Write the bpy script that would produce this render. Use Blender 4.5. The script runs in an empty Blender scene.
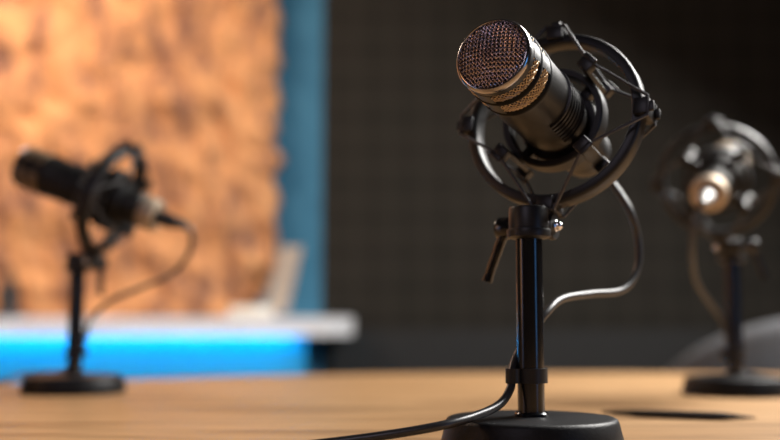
import bpy, bmesh, math, random
from mathutils import Vector, Matrix, noise

random.seed(7)
C = bpy.context.scene.collection
PI = math.pi
TOP = 0.75                      # height of the table top

# ------------------------------------------------------------------ helpers
def V(*a): return Vector(a)

def link(name, bm, mat, parent=None, smooth=True, autos=40):
    me = bpy.data.meshes.new(name)
    bmesh.ops.recalc_face_normals(bm, faces=bm.faces[:])
    bm.to_mesh(me); bm.free()
    me.materials.append(mat)
    if smooth:
        me.shade_smooth()
        try: me.set_sharp_from_angle(angle=math.radians(autos))
        except Exception: pass
    o = bpy.data.objects.new(name, me)
    C.objects.link(o)
    if parent: o.parent = parent
    return o

def empty(name, loc=(0, 0, 0), rot=None):
    o = bpy.data.objects.new(name, None)
    C.objects.link(o)
    o.empty_display_size = 0.02
    o.location = loc
    if rot: o.rotation_euler = rot
    return o

def tag(o, label=None, cat=None, group=None, kind=None):
    if label: o['label'] = label
    if cat: o['category'] = cat
    if group: o['group'] = group
    if kind: o['kind'] = kind
    return o

def lathe(bm, prof, n=64, M=None, closed=False, a0=0.0, a1=2*PI):
    """prof: list of (axial, radius) around local Z, optionally transformed by M."""
    full = abs((a1-a0) - 2*PI) < 1e-6
    cnt = n if full else n+1
    rings = []
    for ax, r in prof:
        if r < 1e-6 and full:
            co = V(0, 0, ax)
            rings.append([bm.verts.new(M @ co if M else co)])
            continue
        rr = []
        for i in range(cnt):
            a = a0 + (a1-a0)*i/n
            co = V(r*math.cos(a), r*math.sin(a), ax)
            rr.append(bm.verts.new(M @ co if M else co))
        rings.append(rr)
    pairs = list(zip(rings[:-1], rings[1:]))
    if closed: pairs.append((rings[-1], rings[0]))
    for A, B in pairs:
        m = n if full else n
        for i in range(m):
            j = (i+1) % cnt
            if len(A) == 1 and len(B) == 1: continue
            if len(A) == 1: f = (A[0], B[i], B[j])
            elif len(B) == 1: f = (A[i], A[j], B[0])
            else: f = (A[i], A[j], B[j], B[i])
            try: bm.faces.new(f)
            except ValueError: pass
    if not full and closed:
        try:
            bm.faces.new([r[0] for r in rings]); bm.faces.new([r[-1] for r in rings])
        except ValueError: pass

def catmull(pts, k=10):
    P = [Vector(p) for p in pts]
    P = [P[0]*2-P[1]] + P + [P[-1]*2-P[-2]]
    out = []
    for i in range(1, len(P)-2):
        for s in range(k):
            t = s/k
            a, b, c, d = P[i-1], P[i], P[i+1], P[i+2]
            out.append(0.5*((2*b)+(c-a)*t+(2*a-5*b+4*c-d)*t*t+(3*b-a-3*c+d)*t**3))
    out.append(P[-2].copy())
    return out

def tube(bm, pts, r, n=12, cap=True, loop=False):
    pts = [Vector(p) for p in pts]
    m = len(pts)
    rings = []
    up = None
    for i in range(m):
        if loop: t = pts[(i+1) % m]-pts[i-1]
        else: t = pts[min(i+1, m-1)]-pts[max(i-1, 0)]
        t.normalize()
        if up is None:
            up = t.orthogonal().normalized()
        up = (up - t*up.dot(t))
        if up.length < 1e-6: up = t.orthogonal()
        up.normalize()
        s = t.cross(up)
        rad = r[i] if isinstance(r, (list, tuple)) else r
        rings.append([bm.verts.new(pts[i]+(up*math.cos(2*PI*k/n)+s*math.sin(2*PI*k/n))*rad) for k in range(n)])
    for i in range(m if loop else m-1):
        A, B = rings[i], rings[(i+1) % m]
        for k in range(n):
            bm.faces.new((A[k], A[(k+1) % n], B[(k+1) % n], B[k]))
    if cap and not loop:
        bm.faces.new(rings[0][::-1]); bm.faces.new(rings[-1])

def box(bm, size, M=None, bev=0.0, seg=2, taper=None):
    g = bmesh.ops.create_cube(bm, size=1.0)
    vs = g['verts']
    for v in vs:
        tx = taper if (taper and v.co.z > 0) else 1.0
        v.co = V(v.co.x*size[0]*tx, v.co.y*size[1]*tx, v.co.z*size[2])
    if bev > 0:
        es = list({e for v in vs for e in v.link_edges})
        r = bmesh.ops.bevel(bm, geom=es, offset=bev, segments=seg, affect='EDGES', profile=0.5)
        vs = list({v for f in r['faces'] for v in f.verts} | {v for v in vs if v.is_valid})
    if M:
        for v in vs: v.co = M @ v.co
    return vs

# matrix that turns local Z (lathe axis) into +X
ZX = Matrix(((0, 0, 1, 0), (0, 1, 0, 0), (-1, 0, 0, 0), (0, 0, 0, 1)))
def T(x, y, z): return Matrix.Translation((x, y, z))

# ------------------------------------------------------------------ materials
def mat(name, col, rough=0.5, metal=0.0, spec=0.5, coat=0.0):
    m = bpy.data.materials.new(name); m.use_nodes = True
    b = m.node_tree.nodes['Principled BSDF']
    b.inputs['Base Color'].default_value = (*col, 1)
    b.inputs['Roughness'].default_value = rough
    b.inputs['Metallic'].default_value = metal
    b.inputs['Specular IOR Level'].default_value = spec
    b.inputs['Coat Weight'].default_value = coat
    return m

def N(m, t, **kw):
    n = m.node_tree.nodes.new(t)
    for k, v in kw.items(): setattr(n, k, v)
    return n
def L(m, a, b): m.node_tree.links.new(a, b)
def bsdf(m): return m.node_tree.nodes['Principled BSDF']

def ramp(m, stops):
    r = N(m, 'ShaderNodeValToRGB')
    cr = r.color_ramp
    while len(cr.elements) < len(stops): cr.elements.new(0.5)
    for e, (p, c) in zip(cr.elements, stops):
        e.position = p; e.color = (*c, 1)
    return r

def textured(name, col, rough, metal=0.0, bump=0.15, scale=900, spec=0.5, var=0.25):
    """paint / plastic with a fine grain in bump and a slight tone variation"""
    m = mat(name, col, rough, metal, spec)
    tc = N(m, 'ShaderNodeTexCoord')
    n = N(m, 'ShaderNodeTexNoise'); n.inputs['Scale'].default_value = scale; n.inputs['Detail'].default_value = 3
    L(m, tc.outputs['Object'], n.inputs['Vector'])
    b = N(m, 'ShaderNodeBump'); b.inputs['Strength'].default_value = bump; b.inputs['Distance'].default_value = 0.0006
    L(m, n.outputs['Fac'], b.inputs['Height']); L(m, b.outputs['Normal'], bsdf(m).inputs['Normal'])
    r = ramp(m, [(0.3, tuple(c*(1-var) for c in col)), (0.7, tuple(c*(1+var) for c in col))])
    L(m, n.outputs['Fac'], r.inputs['Fac']); L(m, r.outputs['Color'], bsdf(m).inputs['Base Color'])
    return m

MB = textured('charcoal_paint', (0.016, 0.0155, 0.015), 0.40, 0.3, 0.10, 1400, 0.35)
M_RIM = mat('dark_chrome', (0.42, 0.40, 0.40), 0.16, 1.0)
M_WIRE = mat('grille_wire', (0.64, 0.55, 0.58), 0.24, 1.0)
M_SIDE = mat('side_wire', (0.52, 0.40, 0.27), 0.34, 1.0)
M_FOAM = textured('grille_foam', (0.006, 0.006, 0.008), 0.9, 0, 0.3, 900)
M_LIP = mat('black_lip', (0.004, 0.004, 0.004), 0.55, spec=0.15)
M_RUB = textured('black_rubber', (0.010, 0.010, 0.011), 0.42, 0, 0.1, 700)
M_RING = textured('ring_plastic', (0.008, 0.008, 0.009), 0.43, 0.0, 0.08, 900, 0.4)
M_CORD = textured('elastic_cord', (0.045, 0.045, 0.048), 0.45, 0, 0.3, 2500)
M_GLOSS = textured('gloss_black', (0.006, 0.006, 0.007), 0.16, 0.0, 0.02, 300, 0.6)
M_BASE = textured('cast_base', (0.006, 0.006, 0.007), 0.45, 0.0, 0.35, 700, 0.22)
M_BOLT = mat('bolt_steel', (0.75, 0.75, 0.78), 0.12, 1.0)
M_NICK = textured('satin_nickel', (0.46, 0.37, 0.28), 0.50, 0.7, 0.05, 500)
M_CABLE = textured('cable_rubber', (0.026, 0.026, 0.028), 0.36, 0.0, 0.05, 500, 0.6)
M_CHAIR = textured('grey_fabric', (0.10, 0.105, 0.115), 0.9, 0, 0.6, 500)
M_WHITE = textured('white_laminate', (0.78, 0.78, 0.80), 0.45, 0, 0.02, 60, var=0.03)
M_PAPER = textured('cream_card', (0.90, 0.84, 0.72), 0.6, 0, 0.05, 200, var=0.03)
M_PLUG = textured('plug_metal', (0.42, 0.41, 0.40), 0.5, 0.6, 0.05, 500)
M_PANEL = textured('blue_panel', (0.008, 0.24, 0.40), 0.5, 0, 0.02, 60, var=0.05)
M_BOARD = textured('greige_board', (0.42, 0.35, 0.29), 0.6, 0, 0.1, 60, var=0.12)
M_DARKFIG = textured('dark_iron', (0.03, 0.025, 0.025), 0.5, 0.2, 0.1, 200)
M_CEIL = textured('ceiling_paint', (0.03, 0.03, 0.03), 0.9, 0, 0.1, 40)
M_FLOOR = textured('floor_carpet', (0.035, 0.033, 0.032), 0.95, 0, 0.5, 160)
M_WALLD = textured('dark_plaster', (0.05, 0.045, 0.04), 0.9, 0, 0.2, 60)
M_TRIM = textured('dark_trim', (0.014, 0.014, 0.014), 0.7, 0, 0.1, 60)

def blue_wall():
    m = mat('blue_paint', (0.04, 0.16, 0.27), 0.6)
    tc = N(m, 'ShaderNodeTexCoord'); n = N(m, 'ShaderNodeTexNoise')
    n.inputs['Scale'].default_value = 14; n.inputs['Detail'].default_value = 6
    L(m, tc.outputs['Object'], n.inputs['Vector'])
    r = ramp(m, [(0.3, (0.030, 0.165, 0.290)), (0.7, (0.045, 0.205, 0.345))])
    L(m, n.outputs['Fac'], r.inputs['Fac']); L(m, r.outputs['Color'], bsdf(m).inputs['Base Color'])
    return m
M_BLUE = blue_wall()

def foam_wall():
    """dark square acoustic tiles with soft grooves"""
    m = mat('dark_tiles', (0.05, 0.045, 0.04), 0.85, spec=0.2)
    tc = N(m, 'ShaderNodeTexCoord')
    mp = N(m, 'ShaderNodeMapping'); mp.inputs['Rotation'].default_value = (PI/2, 0, 0)
    L(m, tc.outputs['Object'], mp.inputs['Vector'])
    br = N(m, 'ShaderNodeTexBrick'); br.offset = 0.0; br.squash = 1.0
    br.inputs['Scale'].default_value = 1.0
    br.inputs['Brick Width'].default_value = 0.112; br.inputs['Row Height'].default_value = 0.112
    br.inputs['Mortar Size'].default_value = 0.006; br.inputs['Mortar Smooth'].default_value = 0.6
    br.inputs['Color1'].default_value = (0.024, 0.021, 0.017, 1)
    br.inputs['Color2'].default_value = (0.022, 0.020, 0.016, 1)
    br.inputs['Mortar'].default_value = (0.040, 0.036, 0.029, 1)
    L(m, mp.outputs['Vector'], br.inputs['Vector'])
    L(m, br.outputs['Color'], bsdf(m).inputs['Base Color'])
    b = N(m, 'ShaderNodeBump'); b.inputs['Strength'].default_value = 0.2; b.inputs['Distance'].default_value = 0.005
    L(m, br.outputs['Fac'], b.inputs['Height']); L(m, b.outputs['Normal'], bsdf(m).inputs['Normal'])
    return m
M_TILE = foam_wall()

def table_wood():
    m = mat('oak_top', (0.4, 0.24, 0.12), 0.42, spec=0.4)
    tc = N(m, 'ShaderNodeTexCoord')
    mp = N(m, 'ShaderNodeMapping'); mp.inputs['Scale'].default_value = (1.6, 22, 22)
    L(m, tc.outputs['Object'], mp.inputs['Vector'])
    n = N(m, 'ShaderNodeTexNoise'); n.inputs['Scale'].default_value = 2.2; n.inputs['Detail'].default_value = 9
    n.inputs['Roughness'].default_value = 0.62; n.inputs['Distortion'].default_value = 0.6
    L(m, mp.outputs['Vector'], n.inputs['Vector'])
    r = ramp(m, [(0.30, (0.12, 0.058, 0.023)), (0.47, (0.38, 0.215, 0.095)), (0.68, (0.60, 0.375, 0.185))])
    L(m, n.outputs['Fac'], r.inputs['Fac'])
    mp2 = N(m, 'ShaderNodeMapping'); mp2.inputs['Scale'].default_value = (3, 160, 160)
    L(m, tc.outputs['Object'], mp2.inputs['Vector'])
    n2 = N(m, 'ShaderNodeTexNoise'); n2.inputs['Scale'].default_value = 2.0; n2.inputs['Detail'].default_value = 4
    L(m, mp2.outputs['Vector'], n2.inputs['Vector'])
    r2 = ramp(m, [(0.35, (0.80, 0.78, 0.75)), (0.6, (1, 1, 1))])
    L(m, n2.outputs['Fac'], r2.inputs['Fac'])
    mx = N(m, 'ShaderNodeMixRGB', blend_type='MULTIPLY'); mx.inputs['Fac'].default_value = 0.8
    L(m, r.outputs['Color'], mx.inputs['Color1']); L(m, r2.outputs['Color'], mx.inputs['Color2'])
    L(m, mx.outputs['Color'], bsdf(m).inputs['Base Color'])
    b = N(m, 'ShaderNodeBump'); b.inputs['Strength'].default_value = 0.12; b.inputs['Distance'].default_value = 0.001
    L(m, n2.outputs['Fac'], b.inputs['Height']); L(m, b.outputs['Normal'], bsdf(m).inputs['Normal'])
    return m
M_TABLE = table_wood()

def rough_wood():
    m = mat('rough_wood', (0.6, 0.3, 0.12), 0.75, spec=0.2)
    tc = N(m, 'ShaderNodeTexCoord')
    mp = N(m, 'ShaderNodeMapping'); mp.inputs['Rotation'].default_value = (0, math.radians(28), 0)
    mp.inputs['Scale'].default_value = (13, 13, 6)
    L(m, tc.outputs['Object'], mp.inputs['Vector'])
    n = N(m, 'ShaderNodeTexNoise'); n.inputs['Scale'].default_value = 1.0; n.inputs['Detail'].default_value = 5
    n.inputs['Roughness'].default_value = 0.6; n.inputs['Distortion'].default_value = 0.5
    L(m, mp.outputs['Vector'], n.inputs['Vector'])
    r = ramp(m, [(0.34, (0.20, 0.105, 0.075)), (0.42, (0.42, 0.205, 0.115)), (0.52, (0.70, 0.345, 0.155)), (0.7, (0.82, 0.43, 0.20))])
    L(m, n.outputs['Fac'], r.inputs['Fac'])
    L(m, r.outputs['Color'], bsdf(m).inputs['Base Color'])
    n2 = N(m, 'ShaderNodeTexNoise'); n2.inputs['Scale'].default_value = 90; n2.inputs['Detail'].default_value = 4
    L(m, tc.outputs['Object'], n2.inputs['Vector'])
    b = N(m, 'ShaderNodeBump'); b.inputs['Strength'].default_value = 0.5; b.inputs['Distance'].default_value = 0.004
    L(m, n2.outputs['Fac'], b.inputs['Height']); L(m, b.outputs['Normal'], bsdf(m).inputs['Normal'])
    return m
M_RWOOD = rough_wood()

def emis(name, col, s):
    m = mat(name, (0.8, 0.8, 0.8), 0.4)
    b = bsdf(m); b.inputs['Emission Color'].default_value = (*col, 1); b.inputs['Emission Strength'].default_value = s
    return m
M_LED = emis('led_blue', (0.0, 0.60, 1.0), 25.0)

# ------------------------------------------------------------------ camera
FPX = 1000.0
PITCH = math.radians(5.82)
CAM = V(0, 0, TOP+0.090)
cd = bpy.data.cameras.new('camera'); cam = bpy.data.objects.new('camera', cd); C.objects.link(cam)
cd.sensor_width = 36; cd.lens = FPX*36/780
cam.location = CAM; cam.rotation_euler = (PI/2+PITCH, 0, 0)
cd.clip_start = 0.02
bpy.context.scene.camera = cam
RIGHT = V(1, 0, 0); FWD = V(0, math.cos(PITCH), math.sin(PITCH)); UP = V(0, -math.sin(PITCH), math.cos(PITCH))

def at(px, py, Y):
    """world point seen at a photo pixel, at horizontal distance Y from the camera"""
    d = FWD + RIGHT*((px-390)/FPX) + UP*((220-py)/FPX)
    return CAM + d*(Y/d.y)

# ------------------------------------------------------------------ setting
def slab(name, lo, hi, m, kind='structure', parent=None, bev=0):
    bm = bmesh.new()
    lo, hi = Vector(lo), Vector(hi)
    box(bm, hi-lo, T(*((lo+hi)/2)), bev)
    o = link(name, bm, m, parent, smooth=bev > 0)
    if kind: o['kind'] = kind
    return o

YW = 3.25
XL = at(322, 200, YW).x
slab('floor', (-3.0, -2.2, -0.05), (3.0, YW+0.1, 0.0), M_FLOOR)
slab('ceiling', (-3.0, -2.2, 2.8), (3.0, YW+0.1, 2.85), M_CEIL)
slab('wall_left', (-3.05, -2.2, 0.0), (-3.0, YW, 2.8), M_WALLD)
slab('wall_right', (3.0, -2.2, 0.0), (3.05, YW, 2.8), M_WALLD)
slab('wall_front', (-3.0, -2.25, 0.0), (3.0, -2.2, 2.8), M_WALLD)
slab('wall_back', (-3.0, YW, 0.0), (XL, YW+0.05, 2.8), M_BLUE)
slab('wall_back_right', (XL, YW, 0.0), (3.0, YW+0.05, 2.8), M_TILE)
slab('trim_1', (XL+0.03, YW-0.02, 0.0), (3.0, YW, 0.815), M_TRIM)

# ------------------------------------------------------------------ round oak table
TC = V(0.31, 0.53, 0); TR = 1.285
tb = empty('table', (TC.x, TC.y, 0))
tag(tb, 'large round oak table top carrying the three desk microphones', 'table')
bm = bmesh.new()
lathe(bm, [(TOP-0.034, 0), (TOP-0.034, TR-0.03), (TOP-0.030, TR-0.012), (TOP-0.006, TR), (TOP-0.002, TR-0.001), (TOP, TR-0.004), (TOP, 0)], 160)
link('tabletop', bm, M_TABLE, tb)
bm = bmesh.new()
lathe(bm, [(0.03, 0), (0.03, 0.10), (0.06, 0.075), (0.60, 0.065), (0.69, 0.12), (TOP-0.0345, 0.30), (TOP-0.0345, 0)], 48)
link('pedestal', bm, M_BASE, tb)
bm = bmesh.new()
lathe(bm, [(0.0, 0), (0.0, 0.45), (0.012, 0.46), (0.03, 0.40), (0.031, 0)], 64)
link('foot', bm, M_BASE, tb)

# ------------------------------------------------------------------ microphone assembly (modelled once)
RO = 0.0705    # outer ring radius
RI = 0.0405    # inner ring radius
RC = 0.0440    # radius of the clips
XF = 0.1205     # front of the microphone ahead of the ring plane
HD = 0.0855     # hinge to ring centre
HZ = 0.1615     # hinge height above the table
OY = 0.008      # ring sits this far to the nut side of the hinge
HB = 0.0195     # hinge set back behind the pole axis

def make_stand():
    root = empty('microphone_stand')
    bm = bmesh.new()
    prof = [(0.0, 0), (0.0, 0.0645), (0.002, 0.0655), (0.004, 0.0657), (0.0185, 0.0622), (0.0205, 0.0612), (0.0214, 0.0595), (0.0217, 0.057), (0.0222, 0.02), (0.0222, 0)]
    lathe(bm, prof, 96); link('base', bm, M_BASE, root)
    bm = bmesh.new()
    lathe(bm, [(0.0223, 0), (0.0223, 0.0122), (0.0240, 0.0124), (0.0252, 0.0115), (0.0254, 0.0098), (0.1530, 0.0098), (0.1530, 0)], 48)
    link('pole', bm, M_GLOSS, root)
    bm = bmesh.new()
    lathe(bm, [(0.1508, 0), (0.1508, 0.0130), (0.1523, 0.0158), (0.1568, 0.0164), (0.1578, 0.0160), (0.1581, 0.0146), (0.1728, 0.0146), (0.1743, 0.0138), (0.1749, 0.0120), (0.1751, 0)], 64)
    link('collar', bm, M_RING, root)
    # cable clip: a band round the pole with an open loop at its side (local -X)
    bm = bmesh.new()
    pr = [(0.0460, 0.0100), (0.0460, 0.0122), (0.0565, 0.0122), (0.0565, 0.0100)]
    lathe(bm, pr, 40, closed=True)
    loop = []
    for i in range(15):
        a = math.radians(70 + 250*i/14)
        loop.append((math.cos(a), math.sin(a)))
    vs_o, vs_i = [], []
    cx = -0.0146
    for (c, s) in loop:
        for (lst, r) in ((vs_o, 0.0058), (vs_i, 0.0040)):
            lst.append([bm.verts.new((cx+c*r, s*r-0.001, z)) for z in (0.0460, 0.0565)])
    for i in range(len(loop)-1):
        a, b, c, d = vs_o[i], vs_o[i+1], vs_i[i], vs_i[i+1]
        bm.faces.new((a[0], b[0], b[1], a[1])); bm.faces.new((c[0], c[1], d[1], d[0]))
        bm.faces.new((a[1], b[1], d[1], c[1])); bm.faces.new((a[0], c[0], d[0], b[0]))
    for i in (0, -1):
        a, c = vs_o[i], vs_i[i]
        bm.faces.new((a[0], a[1], c[1], c[0]))
    link('cable_clip', bm, M_RING, root)
    return root

def pol(ang, r, x=0.0):
    """point in the mount's ring frame: x forward, angle from +Z towards +Y"""
    return V(x, r*math.sin(ang), r*math.cos(ang))

def frame_at(ang, r, x=0.0):
    """matrix with local X forward, Z radial outwards"""
    rad = pol(ang, 1.0); f = V(1, 0, 0); t = rad.cross(f)
    M = Matrix.Identity(4)
    for i in range(3):
        M[i][0] = f[i]; M[i][1] = t[i]; M[i][2] = rad[i]; M[i][3] = (rad*r + f*x)[i]
    return M

def make_mount():
    """origin at the hinge; ring centre HD above it along local Z"""
    root = empty('shock_mount')
    UPM = T(0, OY, HD)
    w = 0.0080
    bm = bmesh.new()
    lathe(bm, [(-w, RO-0.0072), (-w, RO-0.0022), (-w+0.0012, RO-0.0006), (-w+0.0026, RO), (w-0.0026, RO), (w-0.0012, RO-0.0006), (w, RO-0.0022), (w, RO-0.0072), (w-0.001, RO-0.0080), (-w+0.001, RO-0.0080)], 128, UPM @ ZX, closed=True)
    link('outer_ring', bm, M_RING, root)
    w = 0.0075
    bm = bmesh.new()
    lathe(bm, [(-w, RI-0.005), (-w, RI-0.001), (-w+0.001, RI), (w-0.001, RI), (w, RI-0.001), (w, RI-0.005), (w-0.001, RI-0.0055), (-w+0.001, RI-0.0055)], 96, UPM @ ZX, closed=True)
    link('inner_ring', bm, M_RING, root)
    # threaded retaining nut with three short webs, behind the inner ring
    bm = bmesh.new()
    lathe(bm, [(-0.020, 0.0235), (-0.020, 0.0295), (-0.018, 0.0305), (-0.008, 0.0305), (-0.007, 0.0295), (-0.007, 0.0235)], 64, UPM @ ZX, closed=True)
    for k in range(4):
        M = UPM @ frame_at(PI/4+k*PI/2, 0.0335, -0.009)
        box(bm, (0.008, 0.009, 0.012), M, 0.001)
    link('retaining_nut', bm, M_RING, root)
    xc = 0.026
    for k in range(4):
        a = PI/4 + k*PI/2
        bm = bmesh.new()
        M = UPM @ frame_at(a, RC-0.0015)
        box(bm, (2*xc, 0.0100, 0.0040), M, 0.0010)
        for s in (-1, 1):
            box(bm, (0.0085, 0.0120, 0.0085), UPM @ frame_at(a, RC+0.0010, s*(xc-0.003)), 0.0012)
            box(bm, (0.0025, 0.0120, 0.0040), UPM @ frame_at(a, RC+0.0065, s*(xc+0.0005)), 0.0008)
        link('clip', bm, M_RING, root)
    for k in range(4):
        a = k*PI/2
        bm = bmesh.new()
        box(bm, (0.0210, 0.0150, 0.0060), UPM @ frame_at(a, RO+0.0020), 0.0012)
        for s in (-1, 1):
            box(bm, (0.0045, 0.0130, 0.0105), UPM @ frame_at(a, RO-0.0005, s*0.0100), 0.0010)
            box(bm, (0.0035, 0.0080, 0.0050), UPM @ frame_at(a, RO+0.0065, s*0.0085), 0.0010)
        link('hook', bm, M_RING, root)
    for s in (-1, 1):
        bm = bmesh.new()
        pts = []
        for k in range(4):
            # round the outer hook, then the inner clip
            for da in (-0.10, 0.10): pts.append(pol(k*PI/2+da, RO+0.0052, s*0.0105))
            for da in (-0.09, 0.09): pts.append(pol(PI/4+k*PI/2+da, RC+0.0052, s*(xc-0.001)))
        tube(bm, [UPM @ p for p in pts], 0.0013, 8, loop=True)
        link('elastic_cord', bm, M_CORD, root)
    # stem between ring and hinge, with the clamp lever and its dome nut
    bm = bmesh.new()
    sh = Matrix.Identity(4); sh[1][2] = OY/(HD-RO)
    box(bm, (0.012, 0.015, HD-RO-0.003), sh @ T(0, 0, (HD-RO-0.003)/2+0.001), 0.002)
    lathe(bm, [(-0.008, 0), (-0.008, 0.0088), (-0.007, 0.0096), (0.007, 0.0096), (0.008, 0.0088), (0.008, 0)], 40, Matrix.Rotation(PI/2, 4, 'X'))
    link('swivel_stem', bm, M_RING, root)
    return root

def make_hinge():
    """level clamp of the swivel; origin at the hinge, Y along the bolt"""
    bm = bmesh.new()
    for s in (-1, 1):
        lathe(bm, [(0.0085*s, 0), (0.0085*s, 0.0098), (0.0095*s, 0.0105), (0.0125*s, 0.0105), (0.0135*s, 0.0098), (0.0135*s, 0)], 40, Matrix.Rotation(PI/2, 4, 'X'))
        box(bm, (0.012, 0.004, 0.012), T(0.006, -0.0110*s, -0.003), 0.001)
    return bm

def make_mic():
    """origin at the ring centre; local X points out of the microphone's head"""
    root = empty('microphone')
    R = 0.0272
    def lx(bm, prof, n=96, **k): lathe(bm, [(XF+x, r) for x, r in prof], n, ZX, **k)
    # grille dome of woven wire
    RG = 0.0248
    def dome(u, v):
        q = (u*u+v*v)/(RG*RG)
        q = min(q, 1.0)
        return XF - 0.0008 + 0.0065*(1-q)**0.75 - 0.0012*q
    bm = bmesh.new()
    step = 0.00205
    m = int(RG/step)
    for fam in (0, 1):
        ang = math.radians(48 if fam == 0 else 132)
        du = (math.cos(ang), math.sin(ang)); dv = (-math.sin(ang), math.cos(ang))
        for k in range(-m, m+1):
            off = k*step
            half = math.sqrt(max(RG*RG-off*off, 0))
            if half < 0.002: continue
            nseg = max(4, int(2*half/(step/4)))
            pts = []
            for i in range(nseg+1):
                s = -half + 2*half*i/nseg
                u = du[0]*s+dv[0]*off; v = du[1]*s+dv[1]*off
                wv = 0.00070*math.cos(PI*(s/step + k + fam))
                pts.append(V(dome(u, v)+wv, u, v))
            tube(bm, pts, 0.00041, 6, cap=False)
    g = link('grille', bm, M_WIRE, root); g['label'] = 'round woven metal grille'
    bm = bmesh.new()
    pr = []
    for i in range(13):
        q = i/12*RG*1.01
        pr.append((dome(min(q, RG), 0)-0.0016, q))
    lathe(bm, pr, 64, ZX)
    link('foam_liner', bm, M_FOAM, g)
    # bright rim
    bm = bmesh.new()
    lx(bm, [(-0.0022, 0.0236), (0.0004, 0.0243), (0.0012, 0.0250), (0.0010, 0.0258), (-0.0002, 0.0267), (-0.0014, 0.0273), (-0.0022, 0.0273), (-0.0026, 0.0268), (-0.0026, 0.0236)], closed=True)
    rm = link('rim', bm, M_RIM, root); rm['label'] = 'shiny metal rim'
    # body shell; the two grooves hold the side grilles
    bm = bmesh.new()
    lx(bm, [(-0.0026, 0.0), (-0.0026, 0.0262), (-0.0032, 0.0270), (-0.0078, 0.0270), (-0.0082, 0.0246),
            (-0.0200, 0.0246), (-0.0204, 0.0274), (-0.0212, 0.0278), (-0.0228, 0.0276), (-0.0236, 0.0272), (-0.0240, 0.0246),
            (-0.0385, 0.0246), (-0.0390, 0.0276), (-0.0400, 0.0281), (-0.0420, 0.0280), (-0.0450, 0.0274),
            (-0.0720, 0.0272), (-0.1150, 0.0262), (-0.1280, 0.0240), (-0.1300, 0.0232), (-0.1770, 0.0228), (-0.1785, 0.0215), (-0.1786, 0.0)])
    link('body', bm, MB, root)
    bm = bmesh.new()
    lx(bm, [(-0.0083, 0.0247), (-0.0083, 0.0252), (-0.0199, 0.0252), (-0.0199, 0.0247)], closed=True)
    link('grille_backing', bm, M_FOAM, root)
    bm = bmesh.new()
    lx(bm, [(-0.0241, 0.0247), (-0.0241, 0.0252), (-0.0384, 0.0252), (-0.0384, 0.0247)], closed=True)
    link('grille_backing', bm, M_FOAM, root)
    # pillars that divide the grilles, black rear lips
    PIL = [math.radians(a) for a in (100, 220, 340)]
    HALF = math.radians(13)
    for (x0, x1, nm) in ((-0.0082, -0.0200, 0), (-0.0240, -0.0385, 1)):
        for p in PIL:
            bm = bmesh.new()
            lx(bm, [(x0, 0.0246), (x0, 0.0272), (x1, 0.0275), (x1, 0.0246)], 8, closed=True, a0=p-HALF, a1=p+HALF)
            link('pillar', bm, MB, root)
        bm = bmesh.new()
        lx(bm, [(x1+0.0020, 0.0244), (x1+0.0018, 0.0266), (x1, 0.0279), (x1-0.0008, 0.0283), (x1-0.0024, 0.0280), (x1-0.0026, 0.0244)], closed=True)
        link('grille_lip', bm, M_LIP, root)
        # woven wire in each of the three windows
        x1w = x1+0.0020
        for p in PIL:
            a0 = p+HALF; a1 = p+2*PI/3-HALF
            bm = bmesh.new()
            width = x0-x1w
            arc = (a1-a0)*0.0262
            st = 0.0030
            for fam in (1, -1):
                c = -width-st
                k = 0
                while c < arc+width:
                    pts = []
                    for i in range(15):
                        f = i/14
                        s = c + fam*0 + (f*width if fam == 1 else (1-f)*width)
                        if 0 <= s <= arc:
                            a = a0 + s/0.0262
                            bul = 0.0012*math.sin(PI*f)
                            wv = 0.0003*math.cos(PI*(f*width*1.41/(st*0.707) + k + (fam > 0)))
                            r = 0.0262+bul+wv
                            pts.append(ZX @ V(r*math.cos(a), r*math.sin(a), XF+x0-f*width))
                    if len(pts) > 2: tube(bm, pts, 0.00040, 5, cap=False)
                    c += st; k += 1
            sg = link('side_grille', bm, M_SIDE, root)
    # grip ribs: partial rubber rings on the upper side
    for i in range(7):
        x = -0.076 - i*0.0052
        rr = 0.0272 - 0.0010*(i/6)
        bm = bmesh.new()
        lx(bm, [(x, rr-0.001), (x-0.0006, rr+0.0016), (x-0.0026, rr+0.0016), (x-0.0032, rr-0.001)], 48, closed=True, a0=math.radians(30), a1=math.radians(225))
        link('grip_rib', bm, M_RUB, root)
    # nickel tail with the socket
    bm = bmesh.new()
    lx(bm, [(-0.1787, 0), (-0.1787, 0.0205), (-0.1810, 0.0213), (-0.1960, 0.0213), (-0.1990, 0.0200), (-0.2000, 0.0180), (-0.1985, 0.0125), (-0.1985, 0)], 64)
    o = link('tail_collar', bm, M_NICK, root); o['label'] = 'satin metal tail collar'
    return root

def copy_tree(o, parent=None):
    c = o.copy(); C.objects.link(c)
    if parent: c.parent = parent
    for ch in list(o.children): copy_tree(ch, c)
    return c

stand0 = make_stand(); mount0 = make_mount(); mic0 = make_mic()
# level hinge clamp belongs to the mount but stays level: built per mount at tilt
def rotM(yaw, tilt):
    # local X -> horizontal yaw direction raised by tilt
    return Matrix.Rotation(yaw, 4, 'Z') @ Matrix.Rotation(-tilt, 4, 'Y')

bm = make_hinge(); link('hinge_cheeks', bm, M_RING, mount0)
bm = bmesh.new()
RX = Matrix.Rotation(PI/2, 4, 'X')
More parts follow.
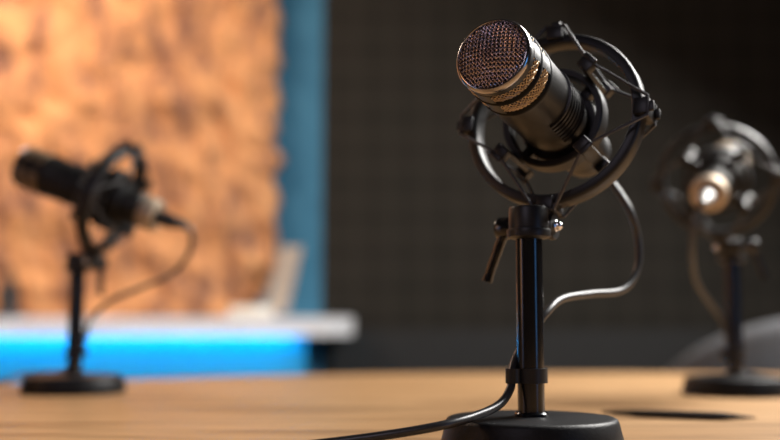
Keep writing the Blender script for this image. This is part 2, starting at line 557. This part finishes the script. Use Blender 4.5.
# dome nut at local +Y ... bolt head
pr = [(-0.0122, 0), (-0.0122, 0.0044), (-0.0145, 0.0044), (-0.0152, 0.0037)]
for i in range(7):
    a = i/6*PI/2
    pr.append((-0.0152-0.0040*math.sin(a), 0.0037*math.cos(a)))
lathe(bm, pr, 32, RX)
o = link('dome_nut', bm, M_BOLT, mount0); o['label'] = 'shiny steel dome nut'
lev = bmesh.new()
lathe(lev, [(0.0136, 0), (0.0136, 0.0060), (0.0215, 0.0060), (0.0220, 0.0082), (0.0310, 0.0086), (0.0335, 0.0072), (0.0340, 0)], 32, RX)
tube(lev, catmull([V(0.001, -0.0275, -0.003), V(0.0020, -0.0310, -0.013), V(0.0035, -0.0360, -0.027), V(0.0050, -0.0405, -0.041)], 6), [0.0042]*4+[0.0038]*6+[0.0036]*7+[0.0040]*2, 14)
link('clamp_lever', lev, M_GLOSS, mount0)

# ------------------------------------------------------------------ placing the three assemblies
# stand position, yaw of the microphone, tilt, clip direction
def dirs(F): return math.atan2(F[1], F[0])
def base_xy(px, D):
    """table point below a pole seen at px, base depth D"""
    p = at(px, 419.5, D); return V(p.x, p.y, TOP)

SETS = [
    dict(pos=base_xy(531.5, 0.735), F=(-0.495, -0.869), tilt=math.radians(11.5), clip=math.radians(20), ex=0.0, dz=0.0, slide=0.0),
    dict(pos=base_xy(72.5, 1.30), F=(-0.987, 0.16), tilt=math.radians(20.5), clip=math.radians(150), ex=0.004, dz=0.002, slide=0.013),
    dict(pos=base_xy(737.5, 1.26), F=(0.44, 0.89), tilt=math.radians(20), clip=math.radians(10), ex=0.014, dz=0.008, slide=0.0),
]
SL = ['black microphone stand in sharp focus at the front, its cable clipped to the pole',
      'blurred black microphone stand at left before the blue glow',
      'blurred black microphone stand at right before the grey chair']
ML = ['black ring shock mount in sharp focus holding the front microphone',
      'blurred black shock mount at left, silhouetted against the orange wood',
      'blurred shock mount at right seen from behind against the dark wall']
CL = ['dark podcast microphone in sharp focus, round grille facing the viewer',
      'blurred black microphone pointing left in front of the orange wood panel',
      'blurred microphone at right showing its round metal tail to the viewer']
frames = [None]*3
for i, S in reversed(list(enumerate(SETS))):
    st = stand0 if i == 0 else copy_tree(stand0)
    mo = mount0 if i == 0 else copy_tree(mount0)
    mi = mic0 if i == 0 else copy_tree(mic0)
    yaw = dirs(S['F']); F = V(math.cos(yaw), math.sin(yaw), 0)
    st.location = S['pos']
    for ch in st.children:
        if ch.name.startswith('pole'): ch.scale.z = (0.1530+S['ex'])/0.1530
        if ch.name.startswith('collar'): ch.location.z = S['ex']
        if ch.name.startswith('cable_clip'): ch.rotation_euler = (0, 0, S['clip'])
    R = rotM(yaw, S['tilt'])
    H = S['pos'] - F*HB + V(0, 0, HZ+S['ex']+S['dz'])
    mo.location = H; mo.rotation_euler = R.to_euler()
    ctr = H + (R.to_3x3() @ V(0, OY, HD))
    ctr = ctr + R.to_3x3() @ V(S['slide'], 0, 0)
    mi.location = ctr; mi.rotation_euler = R.to_euler()
    tag(st, SL[i], 'microphone stand', 'desk microphone stands')
    tag(mo, ML[i], 'shock mount', 'microphone shock mounts')
    tag(mi, CL[i], 'microphone', 'podcast microphones')
    frames[i] = (S['pos'], F, R.to_3x3(), ctr)
    if i == 0:      # same tail as the others; its shade is put into a dark material
        for ch in mi.children:
            if ch.name.startswith('tail_collar'):
                ch.data = ch.data.copy(); ch.data.materials[0] = M_RING; ch['label'] = 'dark tail collar'  # same satin metal collar, coloured dark for its shade
    # hinge clamp and lever stay level whatever the tilt
    Rt = Matrix.Rotation(S['tilt'], 4, 'Y')
    for ch in mo.children:
        if ch.name.split('.')[0] in ('hinge_cheeks', 'clamp_lever', 'dome_nut'): ch.matrix_local = Rt

# ------------------------------------------------------------------ cables
def make_cable(idx, pts, label, r=0.0031, k=10):
    pos, F, R, ctr = frames[idx]
    d = R @ V(1, 0, 0)
    tail = ctr + d*(XF-0.1988)
    path = [tail - d*0.034, tail - d*0.042] + pts
    bm = bmesh.new()
    tube(bm, catmull(path, k), r, 14)
    c = link('microphone_cable', bm, M_CABLE)
    tag(c, label, 'cable', 'microphone cables')
    bm = bmesh.new()
    q = d.to_track_quat('Z', 'Y').to_matrix().to_4x4()
    lathe(bm, [(0.0, 0), (0.0, 0.0092), (-0.004, 0.0098), (-0.020, 0.0094), (-0.026, 0.0070), (-0.036, 0.0045), (-0.038, 0.0036), (-0.038, 0)], 32, Matrix.Translation(tail) @ q)
    p = link('plug', bm, M_PLUG if idx == 2 else M_RUB, c)
    p['label'] = 'metal cable plug' if idx == 2 else 'black cable plug'
    return c

p0 = frames[0][0]
make_cable(0, [at(628, 207, 0.845), at(638, 240, 0.850), at(637, 270, 0.845), at(622, 290, 0.830), at(590, 294, 0.805), at(562, 299, 0.78),
               at(546, 313, 0.760), at(530, 335, 0.752), at(517, 356, 0.742), at(511.5, 374, 0.731), at(510.5, 388, 0.726), at(500, 404, 0.716), at(478, 415, 0.695),
               at(446, 424.5, 0.675), at(400, 433, 0.672), at(350, 440, 0.675), at(290, 447, 0.68)],
           'black cable in sharp focus looping from the front microphone and trailing off across the table')
make_cable(1, [at(180, 219, 1.29), at(191, 232, 1.29), at(190, 252, 1.30), at(172, 274, 1.31), at(140, 288, 1.31), at(112, 300, 1.31), at(92, 318, 1.31), at(84, 340, 1.305), at(78, 358, 1.33),
               at(60, 372, 1.39), at(30, 373.5, 1.40), at(8, 380, 1.37), at(-20, 390, 1.30)],
           'blurred cable drooping from the left microphone over the blue glow')
make_cable(2, [at(703, 200, 1.13), at(695, 222, 1.12), at(692, 250, 1.13), at(696, 280, 1.17), at(710, 303, 1.22), at(723, 322, 1.258), at(728, 345, 1.262), at(726, 362, 1.285),
               at(745, 374, 1.36), at(775, 379, 1.40), at(800, 381, 1.40)],
           'blurred cable hanging from the tail of the right microphone')

# ------------------------------------------------------------------ back wall things
YS = 3.0      # front edge of the ledge
ZT = at(0, 317, YS).z; ZB = at(0, 336, YS).z
led = empty('wall_ledge', (-1.2, (YS+YW)/2, ZB))
tag(led, 'thick white ledge with rounded end under the orange wood panel, lit blue below', 'ledge')
xr = at(352, 325, YS).x
bm = bmesh.new()
pts = [(-2.95, YS), (-2.95, YW-0.002)]
w2 = (YW-YS)/2
pts += [(xr-w2, YW-0.002)] + [(xr-w2+w2*math.sin(a), (YS+YW)/2+w2*math.cos(a)) for a in [PI*i/14 for i in range(1, 14)]] + [(xr-w2, YS)]
vb = [bm.verts.new((x, y, ZB+0.022)) for x, y in pts]; vt = [bm.verts.new((x, y, ZT)) for x, y in pts]
bm.faces.new(vb); bm.faces.new(vt)
for i in range(len(pts)):
    j = (i+1) % len(pts); bm.faces.new((vb[i], vb[j], vt[j], vt[i]))
def rel(o, e):
    o.parent = e; o.matrix_parent_inverse = Matrix.Translation(-e.location); return o
rel(link('shelf_board', bm, M_WHITE), led)
bm = bmesh.new()
edge = [(-2.95, YS)] + [(xr-w2+w2*math.sin(a), (YS+YW)/2-w2*math.cos(a)) for a in [PI*i/14 for i in range(0, 14)]]
oo = [[bm.verts.new((x, y, z)) for z in (ZB, ZB+0.0219)] for x, y in edge]
ii = [[bm.verts.new((x if k == 0 else x-0.010*math.sin(PI*max(0, k-1)/14), y+0.010*(1 if k == 0 else math.cos(PI*(k-1)/14)), z)) for z in (ZB, ZB+0.0219)] for k, (x, y) in enumerate(edge)]
for k in range(len(edge)-1):
    a, b, c, d = oo[k], oo[k+1], ii[k], ii[k+1]
    bm.faces.new((a[0], b[0], b[1], a[1])); bm.faces.new((c[0], c[1], d[1], d[0]))
    bm.faces.new((a[1], b[1], d[1], c[1])); bm.faces.new((a[0], c[0], d[0], b[0]))
for k in (0, -1): bm.faces.new((oo[k][0], oo[k][1], ii[k][1], ii[k][0]))
rel(link('edge_fascia', bm, M_WHITE), led)
bm = bmesh.new()
xe = at(300, 340, YS).x
box(bm, (xe+2.9, 0.016, 0.010), T((xe-2.9)/2, YS+0.030, ZB+0.0135), 0.003)
o = rel(link('led_strip', bm, M_LED), led); o['label'] = 'glowing blue light strip'
bm = bmesh.new()
xq = at(306, 350, YS+0.08).x
box(bm, (xq+2.95, 0.02, ZB+0.0215), T((xq-2.95)/2, YS+0.078, (ZB+0.0215)/2), 0.002)
rel(link('front_panel', bm, M_PANEL), led)

# rough wood panel on the blue wall
def wood_panel():
    x0, x1 = -2.6, at(279, 150, YW-0.05).x
    z0, z1 = ZT+0.002, 2.35
    nx, nz = 190, 130
    bm = bmesh.new()
    grid = []
    for j in range(nz+1):
        row = []
        z = z0+(z1-z0)*j/nz
        for i in range(nx+1):
            x = x0+(x1-x0)*i/nx
            p = V(x*12+z*5, 0, z*8)
            h = noise.noise(p)*0.6 + noise.noise(p*2.3+V(3, 1, 2))*0.35
            c, _ = noise.voronoi(V(x*13+z*4, 0.3, z*10))
            h += 0.5*(0.5-min(c[0], 1.0))
            y = YW-0.060 - 0.045*h
            xx = x
            e = max(0.0, 1-(nx-i)/14)
            xx += e*(0.045*noise.noise(V(0, 5, z*15)) - 0.006) - e*max(0, 0.14-(z-z0))*0.55
            if i == nx: y = YW-0.012
            row.append(bm.verts.new((xx, y, z)))
        grid.append(row)
    for j in range(nz):
        for i in range(nx):
            bm.faces.new((grid[j][i], grid[j][i+1], grid[j+1][i+1], grid[j+1][i]))
    # back board closes the panel against the wall
    o = link('wood_panel', bm, M_RWOOD, autos=180)
    s = o.modifiers.new('solid', 'SOLIDIFY'); s.thickness = 0.008; s.offset = 1
    tag(o, 'rough orange wood wall panel with dark hollows and a ragged right edge', 'wall panel')
wood_panel()

# leaning board
def quadboard(name, bl, tl, width, th, m):
    """board whose left edge runs bl->tl, leaning back to the wall"""
    bm = bmesh.new()
    e = V(1, 0, 0)*width
    n = (tl-bl).cross(e).normalized()*th
    c = [bl, bl+e, tl+e, tl]
    a = [bm.verts.new(p) for p in c]; b = [bm.verts.new(p+n) for p in c]
    bm.faces.new(a); bm.faces.new(b)
    for i in range(4): bm.faces.new((a[i], a[(i+1) % 4], b[(i+1) % 4], b[i]))
    bmesh.ops.bevel(bm, geom=bm.edges[:], offset=0.002, segments=2, affect='EDGES')
    return link(name, bm, m)
bl = at(264, 316, YS+0.05); bl.z = ZT+0.013
tl = at(280, 246, YW-0.125)
o = quadboard('leaning_board', bl, tl, 0.070, 0.012, M_BOARD)
tag(o, 'pale grey-brown board leaning beside the ragged end of the wood panel', 'board')
# small bright box
bm = bmesh.new()
pb = at(252, 312, YS+0.06)
box(bm, (0.125, 0.075, 0.032), T(0, 0, 0.0162), 0.003)
bx = link('box', bm, M_PAPER); bx.location = (pb.x, YS+0.06, ZT+0.0005)
tag(bx, 'small bright cream box lying on the white ledge', 'box')
# dark ornament at the far left
bm = bmesh.new()
lathe(bm, [(0, 0), (0, 0.028), (0.008, 0.030), (0.03, 0.020), (0.06, 0.026), (0.085, 0.018), (0.105, 0.007), (0.14, 0.005), (0.145, 0)], 32)
fg = link('ornament', bm, M_DARKFIG)
pf = at(9, 300, YS+0.08); fg.scale = (1.5, 1.5, 1.1); fg.location = (pf.x, pf.y, ZT+0.0005)
tag(fg, 'dark slender ornament standing on the ledge at the far left', 'ornament')

# slim tapered dark rod, stands in for a dark streak on the table
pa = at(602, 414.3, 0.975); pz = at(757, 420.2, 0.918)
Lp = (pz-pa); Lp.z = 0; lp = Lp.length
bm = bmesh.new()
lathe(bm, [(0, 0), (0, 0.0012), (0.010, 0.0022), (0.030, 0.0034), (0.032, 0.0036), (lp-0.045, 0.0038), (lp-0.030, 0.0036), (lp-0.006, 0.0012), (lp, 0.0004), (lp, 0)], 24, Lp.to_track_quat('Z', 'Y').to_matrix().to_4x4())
pn = link('streak', bm, M_RUB); pn.location = (pa.x, pa.y, TOP+0.0039)
tag(pn, 'slim dark streak lying on the table behind the front base', 'streak')
# grey chair behind the right microphone
def chair():
    pc = at(789, 340, 2.25)
    ch = empty('tub_chair', (pc.x, pc.y, 0))
    tag(ch, 'grey upholstered chair with a rounded back beyond the table at right', 'chair')
    bm = bmesh.new()
    # curved rounded backrest: arc shell whose height falls towards its ends
    Rb = 0.31; n = 40; th = 0.045
    rows = []
    for i in range(n+1):
        a = math.radians(-105+210*i/n)
        c = math.cos(a*0.86)
        top = 0.60 + 0.258*max(0.0, math.cos(a*0.80))**0.8
        prof = []
        for (dr, z) in ((-th, 0.36), (-th*1.0, top-0.03), (-th*0.8, top-0.008), (-th*0.5, top), (-th*0.2, top-0.008), (0, top-0.03), (0.0, 0.36)):
            r = Rb+dr
            prof.append(bm.verts.new((r*math.sin(a), r*math.cos(a), z)))
        rows.append(prof)
    for i in range(n):
        for j in range(7):
            k = (j+1) % 7
            bm.faces.new((rows[i][j], rows[i+1][j], rows[i+1][k], rows[i][k]))
    bm.faces.new(rows[0]); bm.faces.new(rows[-1])
    link('backrest', bm, M_CHAIR, ch)
    bm = bmesh.new()
    lathe(bm, [(0.36, 0), (0.36, 0.25), (0.37, 0.262), (0.44, 0.262), (0.46, 0.24), (0.465, 0)], 48)
    link('seat', bm, M_CHAIR, ch)
    for sx in (-1, 1):
        for sy in (-1, 1):
            bm = bmesh.new()
            tube(bm, [V(sx*0.17, sy*0.17, 0.365), V(sx*0.23, sy*0.23, 0.0)], [0.018, 0.011], 16)
            link('leg', bm, M_GLOSS, ch)
    ch.rotation_euler = (0, 0, PI)
chair()

# ------------------------------------------------------------------ lights
def area(name, loc, target, size, power, col, sy=None):  # soft lamp aimed at a target
    l = bpy.data.lights.new(name, 'AREA'); l.energy = power; l.color = col; l.size = size
    if sy: l.shape = 'RECTANGLE'; l.size_y = sy
    o = bpy.data.objects.new(name, l); C.objects.link(o); o.location = loc
    o.rotation_euler = (Vector(target)-Vector(loc)).to_track_quat('-Z', 'Y').to_euler()
    return o
def spot(name, loc, target, power, col, ang, size=0.03, blend=0.4):
    l = bpy.data.lights.new(name, 'SPOT'); l.energy = power; l.color = col; l.spot_size = math.radians(ang)
    l.shadow_soft_size = size; l.spot_blend = blend
    o = bpy.data.objects.new(name, l); C.objects.link(o); o.location = loc
    o.rotation_euler = (Vector(target)-Vector(loc)).to_track_quat('-Z', 'Y').to_euler()
    return o

mc = frames[0][3]
area('key_softbox', (1.4, 1.65, 2.15), (0.45, 1.0, 0.78), 1.0, 104, (1.0, 0.965, 0.92))
area('rim_softbox', (1.05, 1.05, 1.75), (0.2, 0.75, 0.95), 0.4, 5, (0.92, 0.96, 1.0))
area('front_fill', (-0.75, -0.9, 2.0), (0.08, 0.65, 0.95), 0.5, 4.5, (0.92, 0.82, 1.0))
area('wood_wash', (-1.55, 2.3, 2.4), (-1.05, 3.25, 1.2), 0.7, 33, (1.0, 0.77, 0.60))
area('warm_fill', (-1.9, 0.5, 1.25), (0.2, 0.9, 0.95), 0.5, 3.2, (1.0, 0.48, 0.18), 0.8)
lw = area('ledge_wash', (-1.0, 2.0, 1.62), (-1.0, 3.0, 0.835), 1.5, 0.25, (0.82, 0.95, 1.0), 0.04)
lw.data.spread = math.radians(14)
area('blue_lamp_right', (1.5, -0.6, 0.95), (0.2, 0.7, 1.0), 0.35, 2.5, (0.15, 0.45, 1.0), 0.8)
area('blue_lamp_left', (-1.6, 0.3, 1.0), (0.1, 0.75, 0.9), 0.06, 0.7, (0.15, 0.45, 1.0), 0.8)

w = bpy.data.worlds.new('world'); bpy.context.scene.world = w
w.use_nodes = True
bg = w.node_tree.nodes['Background']
bg.inputs['Color'].default_value = (0.5, 0.45, 0.4, 1); bg.inputs['Strength'].default_value = 0.02

# ------------------------------------------------------------------ lens
cd.dof.use_dof = True
hd = frames[0][3] + (frames[0][2] @ V(XF-0.03, 0, 0))
cd.dof.focus_distance = 0.69
cd.dof.aperture_fstop = 2.5
cd.dof.aperture_blades = 0

sc = bpy.context.scene
sc.view_settings.view_transform = 'Standard'
sc.view_settings.look = 'None'
sc.view_settings.exposure = 0.0
# print('head dist', (hd-CAM).dot(FWD), 'base dist', (frames[0][0]-CAM).dot(FWD))
